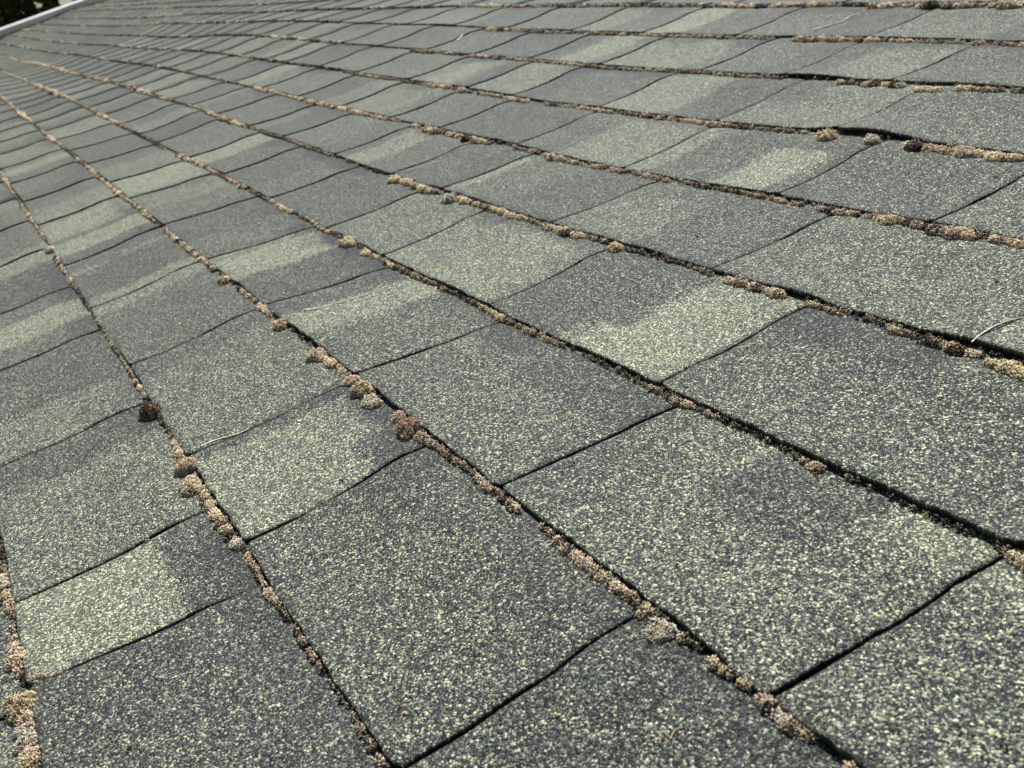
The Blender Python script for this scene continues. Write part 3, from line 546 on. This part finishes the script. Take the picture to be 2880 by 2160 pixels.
# single cushions: edge, x, y, radius px along / across, height factor, tone, palette, label
CUSH = [
 (0, 62, 1962, 32, 44, 1.0, .95, 'gold', 'big golden shaggy moss cushion in the lower left corner of the photo'),
 (1, 139, 696, 12, 11, 1.0, .95, 'tan', 'small pale moss knob high on the left with a slot starting beside it'),
 (1, 422, 1150, 18, 24, 1.5, .9, 'brown', 'dark reddish brown moss cushion standing at the end of a slot on the left'),
 (1, 519, 1300, 19, 25, 1.3, .95, 'tan', 'grey tan moss cushion with a black notch beside it, left of the centre'),
 (1, 533, 1352, 38, 22, 1.0, .92, 'tan', 'wide lopsided moss cushion jutting left over the shingle below the notch'),
 (2, 629, 780, 13, 13, 1.1, .95, 'tan', 'round tan moss cushion just left of the first short black gap'),
 (2, 787, 905, 18, 17, 1.2, .95, 'tan', 'golden moss knob at the upper end of the long black gap'),
 (2, 885, 988, 25, 19, 1.0, .95, 'tan', 'oval moss cushion at the lower end of the long black gap'),
 (2, 988, 1058, 19, 18, 1.0, .95, 'pink', 'pinkish moss cushion touching the tall round one near the centre'),
 (2, 1019, 1084, 24, 24, 1.3, .97, 'gold', 'tall round greenish gold moss cushion left of the centre'),
 (2, 1040, 1118, 27, 19, .9, .95, (.88,.80,.62), 'greyish moss cushion overhanging the pale green tab left of the centre'),
 (2, 1122, 1160, 17, 17, 1.0, .9, 'pink', 'small pink grey moss cushion just above the dark brown one'),
 (2, 1146, 1192, 28, 26, 1.2, .85, (.70, .50, .36), 'brown moss cushion with a rusty face and a black shadow, near the centre'),
 (3, 974, 675, 25, 15, 1.1, .97, 'gold', 'large bright tan moss cushion above the centre left'),
 (4, 1108, 500, 20, 12, 1.1, .97, 'gold', 'bright oval moss cushion with a flat underside in the upper middle'),
 (4, 1261, 553, 17, 15, 1.2, .9, 'grey', 'whitish round moss cushion over a gap in the upper middle'),
 (4, 1728, 690, 18, 15, 1.2, .95, 'gold', 'shaggy straw coloured moss tuft where a slot meets the edge right above the centre'),
 (4, 2840, 1022, 58, 24, .8, .97, 'gold', 'large flat golden green moss pad at the right edge of the photo'),
 (5, 1551, 438, 11, 11, 1.3, .97, (.72, .70, .64), 'little white moss ball in the upper middle of the photo'),
 (6, 2325, 374, 23, 17, 1.2, .95, 'tan', 'boxy tan moss cushion propping the lifted shingle edge at the upper right'),
 (6, 2451, 386, 20, 13, 1.2, .92, 'grey', 'grey white moss cushion in the middle of the black lifted gap'),
 (7, 2605, 246, 36, 10, .8, .95, 'gold', 'flat leaf shaped pale moss cushion near the upper right'),
]
for k, x, y, ra, rb, hf, tn, pale, label in CUSH:
    P = back(x, y, .02); dep = float(proj(P)[0, 2]); wu = 1.3*ra*dep/F_PX; wv = 1.3*rb*dep/F_PX
    P = back(x, y+rb*.25, .02+.4*wv)
    m_ = Moss()
    z = floor_z(P[0], min(P[1], k-.01)); h = max(.03, hf*wv)
    m_.lump(P[0], P[1], z, wu*.70, wv*.75, h, tn, dep, pale)
    for q in range(9):
        a = q*.7+rng.uniform(-.4, .4); f_ = rng.uniform(.28, .55); g_ = rng.uniform(.45, .85)
        m_.lump(P[0]+wu*g_*math.cos(a), min(P[1]+wv*g_*math.sin(a), k-.01), z, wu*f_, wv*f_*1.1, h*rng.uniform(.4, .95), np.clip(tn+rng.uniform(-.2, .1), 0, 1), dep, pale)
    o = m_.build('moss_cushion'); tag(o, label, 'moss', 'single cushions of dry moss on the roof')
# the thin far-off growth no one could count, and crumbs lying about
m_ = Moss()
for _ in range(130):
    x, y = rng.uniform(20, 2860), rng.uniform(420, 2140)
    P = back(x, y, .03); k = math.floor(P[1]); dep = float(proj(P)[0, 2]); r_ = rng.uniform(.003, .008)
    m_.lump(P[0], P[1], float(field(P[0], P[1]))+float(prof(P[1]-k)), r_*1.5, r_, r_, rng.choice([.1, .6, .95]), min(dep, 4))
for k in range(0, 22):
    u = -2.0
    while u > U_END+.4:
        c = proj([[u, k, float(field(u, k))+.02]])[0]
        step = max(.045, -u*.0055)*rng.uniform(.6, 1.5)
        if c[2] > .5 and -60 < c[0] < 2940 and -40 < c[1] < 2200:
            a = vnoise(u*.35, k*3.3)+.5*vnoise(u*1.7, k)
            seen = (k <= 8 and (c[0] > (0 if k < 4 else 960 if k > 5 else 500)))
            if seen:
                if rng.random() < .5:
                    r_ = rng.uniform(.008, .015); v = k-.012
                    m_.lump(u, v, floor_z(u, v), r_*1.6, r_, .02, rng.choice([0.0, .1, .5]), c[2])
            elif rng.random() < .80:
                r_ = rng.uniform(.018, .034)*(1+.5*(a > .5)); v = k-.02
                tn = rng.choice([.9, .6, .05]) if a > .35 else .05 if a < .1 else rng.choice([.05, .5])
                m_.lump(u, v, floor_z(u, v), r_*rng.uniform(1, 2.0), r_, .030*rng.uniform(.7, 1.3), tn, c[2])
        u -= step
o = m_.build('moss'); tag(o, 'thin crumbs and far off tufts of dry moss in the course gaps', 'moss', kind='stuff')

# ------------------------------------------------------------------ stray stalks and threads
def thread(name, label, pts, r_mm, m, cat, lift=.03, group=None):
    P = []
    for x, y in pts:
        q = back(x, y, .035); k = math.floor(q[1]); q = back(x, y, float(prof(q[1]-k))+float(lift_at(k, np.array([q[0]]), np.array([q[1]-k]))[0])+r_mm/1000/E*.6); P.append(q)
    W = world(P)
    # smooth the path
    Q = []
    for i in range(len(W)-1):
        for t in np.linspace(0, 1, 5)[:-1]:
            a = W[max(i-1, 0)]; b_ = W[i]; c = W[i+1]; d = W[min(i+2, len(W)-1)]
            Q.append(.5*((2*b_)+(-a+c)*t+(2*a-5*b_+4*c-d)*t*t+(-a+3*b_-3*c+d)*t**3))
    Q.append(W[-1]); Q = np.array(Q); n = len(Q); V_ = []
    for i in range(n):
        tg = Q[min(i+1, n-1)]-Q[max(i-1, 0)]; tg /= np.linalg.norm(tg)+1e-9
        e1 = np.cross(tg, [0, 0, 1]); e1 /= np.linalg.norm(e1)+1e-9; e2 = np.cross(e1, tg)
        rr = r_mm/1000*(1-.5*i/n)*(1+.25*math.sin(i*2.1))
        for a in range(6): V_.append(Q[i]+rr*(math.cos(a*1.047)*e1+math.sin(a*1.047)*e2))
    f = [[i*6+j, i*6+(j+1) % 6, (i+1)*6+(j+1) % 6, (i+1)*6+j] for i in range(n-1) for j in range(6)]
    o = mesh_obj(name, np.array(V_), [np.array(f), np.array([[0, 1, 2, 3, 4, 5]]), np.array([[n*6-1-j for j in range(6)]])], m, smooth=True, origin=Q[0])
    return tag(o, label, cat, group)
thread('curled_stalk', 'small curled brown stalk lying on the near shingle at the bottom', [(1886, 2078), (1893, 2062), (1905, 2050), (1922, 2046)], .45, M_RUST, 'stalk')
GS = 'pale dry stalks lying on the shingles'
thread('dry_stalk', 'pale dry stalk beside the half closed joint left of the centre', [(566, 1255), (600, 1240), (640, 1228), (672, 1219), (700, 1205)], .7, M_STRAW, 'stalk', group=GS)
thread('dry_stalk', 'long thin pale stalk on a light green tab above the centre left', [(855, 872), (890, 868), (940, 855), (985, 842), (1040, 825), (1110, 808)], .6, M_STRAW, 'stalk', group=GS)
thread('dry_stalk', 'thin curved straw on a dark tab in the upper middle', [(1115, 486), (1150, 478), (1190, 468), (1225, 455), (1248, 451)], .6, M_STRAW, 'stalk', group=GS)
thread('dry_stalk', 'tiny curled straw on a pale tab near the top middle', [(1285, 114), (1292, 108), (1299, 102), (1300, 96)], 1.6, M_STRAW, 'stalk', group=GS)
thread('dry_stalk', 'long straw curving down across a tab near the top right', [(2290, 84), (2330, 72), (2370, 60), (2395, 44), (2440, 30)], 1.0, M_STRAW, 'stalk', group=GS)
thread('frayed_edge', 'whitish frayed mat of fibres curving over the shingle at the right side', [(2733, 962), (2752, 945), (2775, 930), (2800, 916), (2830, 904), (2860, 896), (2890, 890)], .5, M_STRAW, 'fibres')

# ------------------------------------------------------------------ lawn and trees beyond the far rake
g = 400.0
mesh_obj('lawn', np.array([[-g, -g, 0], [g, -g, 0], [g, g, 0], [-g, g, 0.]]), np.array([[0, 1, 2, 3]]), M_LAWN)['kind'] = 'structure'
def tree(x, y, h, rad, seed, label, c0):
    r = np.random.default_rng(seed)
    t = bpy.data.objects.new('tree', None); COL.objects.link(t); t.location = (x, y, 0); t['_org'] = [x, y, 0.0]
    tag(t, label, 'tree', 'dark trees beyond the roof end')
    # trunk and limbs
    V_, f = [], []
    def limb(a, b_, r0, r1):
        a = np.array(a, float); b_ = np.array(b_, float); d = b_-a; d /= np.linalg.norm(d); e1 = np.cross(d, [.3, .9, .1]); e1 /= np.linalg.norm(e1); e2 = np.cross(d, e1)
        n0 = len(V_)
        for i in range(5):
            t_ = i/4; c = a+(b_-a)*t_+e1*.05*math.sin(t_*5+seed)*h*.1
            for j in range(8): V_.append(c+(r0+(r1-r0)*t_)*(math.cos(j*.785)*e1+math.sin(j*.785)*e2))
        for i in range(4):
            for j in range(8): f.append([n0+i*8+j, n0+i*8+(j+1) % 8, n0+(i+1)*8+(j+1) % 8, n0+(i+1)*8+j])
    base = np.array([x, y, 0.]); limb(base, base+[0, 0, h*.75], .22, .08); ends = []
    for i in range(14):
        a = r.uniform(0, 6.28); z0 = h*r.uniform(.15, .7); e = base+[rad*.75*math.cos(a), rad*.75*math.sin(a), z0+h*.18]
        limb(base+[0, 0, z0], e, .08, .02); ends.append(e)
    mesh_obj('trunk', np.array(V_), np.array(f), M_BARK, t, origin=base, smooth=True)
    # crown: leaf-sized faces in clumps
    n = 215; cl = []
    for _ in range(n):
        a = r.uniform(0, 6.28); zz = r.uniform(.10, 1); q = rad*math.sqrt(max(0, 1-((zz-.42)/.62)**2))*r.uniform(.35, 1)
        cl.append([x+q*math.cos(a), y+q*math.sin(a), h*zz])
    cl = np.array(cl); m = 110
    C_ = np.repeat(cl, m, 0)+r.standard_normal((n*m, 3))*rad*.115
    d1 = r.standard_normal((len(C_), 3)); d1 /= np.linalg.norm(d1, axis=1)[:, None]
    d2 = np.cross(d1, r.standard_normal((len(C_), 3))); d2 /= np.linalg.norm(d2, axis=1)[:, None]
    s_ = r.uniform(.07, .14, len(C_))[:, None]
    # two openings in the foliage where the sky comes through
    keep = np.ones(len(C_), bool)
    for px, py, ww in ((108, 18, .075), (176, 4, .10), (190, 2, .09)):
        dr = RW @ (np.array([(px-1440)/F_PX, (py-1080)/F_PX, 1.0]) @ RC); dr /= np.linalg.norm(dr); o_ = world(CC)
        rel = C_-o_; al = rel @ dr; dd = rel-al[:, None]*dr; keep &= np.hypot(np.hypot(dd[:, 0], dd[:, 1]), dd[:, 2]*.75) > ww
    cc_k = keep
    C_, d1, d2, s_ = C_[keep], d1[keep], d2[keep], s_[keep]
    P = np.stack([C_-d1*s_, C_+d2*s_*.5, C_+d1*s_, C_-d2*s_*.5], 1).reshape(-1, 3)
    F_ = np.arange(len(P)).reshape(-1, 4)
    cc = np.array(c0)*np.repeat(r.uniform(.5, 1.9, n), m)[cc_k][:, None]*r.uniform(.75, 1.25, len(C_))[:, None]
    mesh_obj('crown', P, F_, M_LEAF, t, None, {'col': np.repeat(cc, 4, 0)}, origin=base)
TREES = [(-19.5, -1.6, 8.0, 2.4, 3, 'dark broadleaf tree nearest the corner of the roof end', (0.035, 0.045, 0.016)),
         (-19.0, 3.3, 9.0, 2.6, 4, 'olive green tree rising behind the white roof edge', (0.075, 0.080, 0.022)),
         (-26.0, -4.5, 9.5, 3.4, 5, 'tall dark tree standing farthest left behind the roof', (0.02, 0.032, 0.018)),
         (-27.0, 0.9, 8.5, 3.4, 6, 'round dark green tree behind the olive one', (0.03, 0.045, 0.02)),
         (-28.0, 7.5, 9.0, 3.6, 8, 'dark green tree hidden mostly by the top of the roof end', (0.012, 0.02, 0.008))]
for a in TREES: tree(*a)
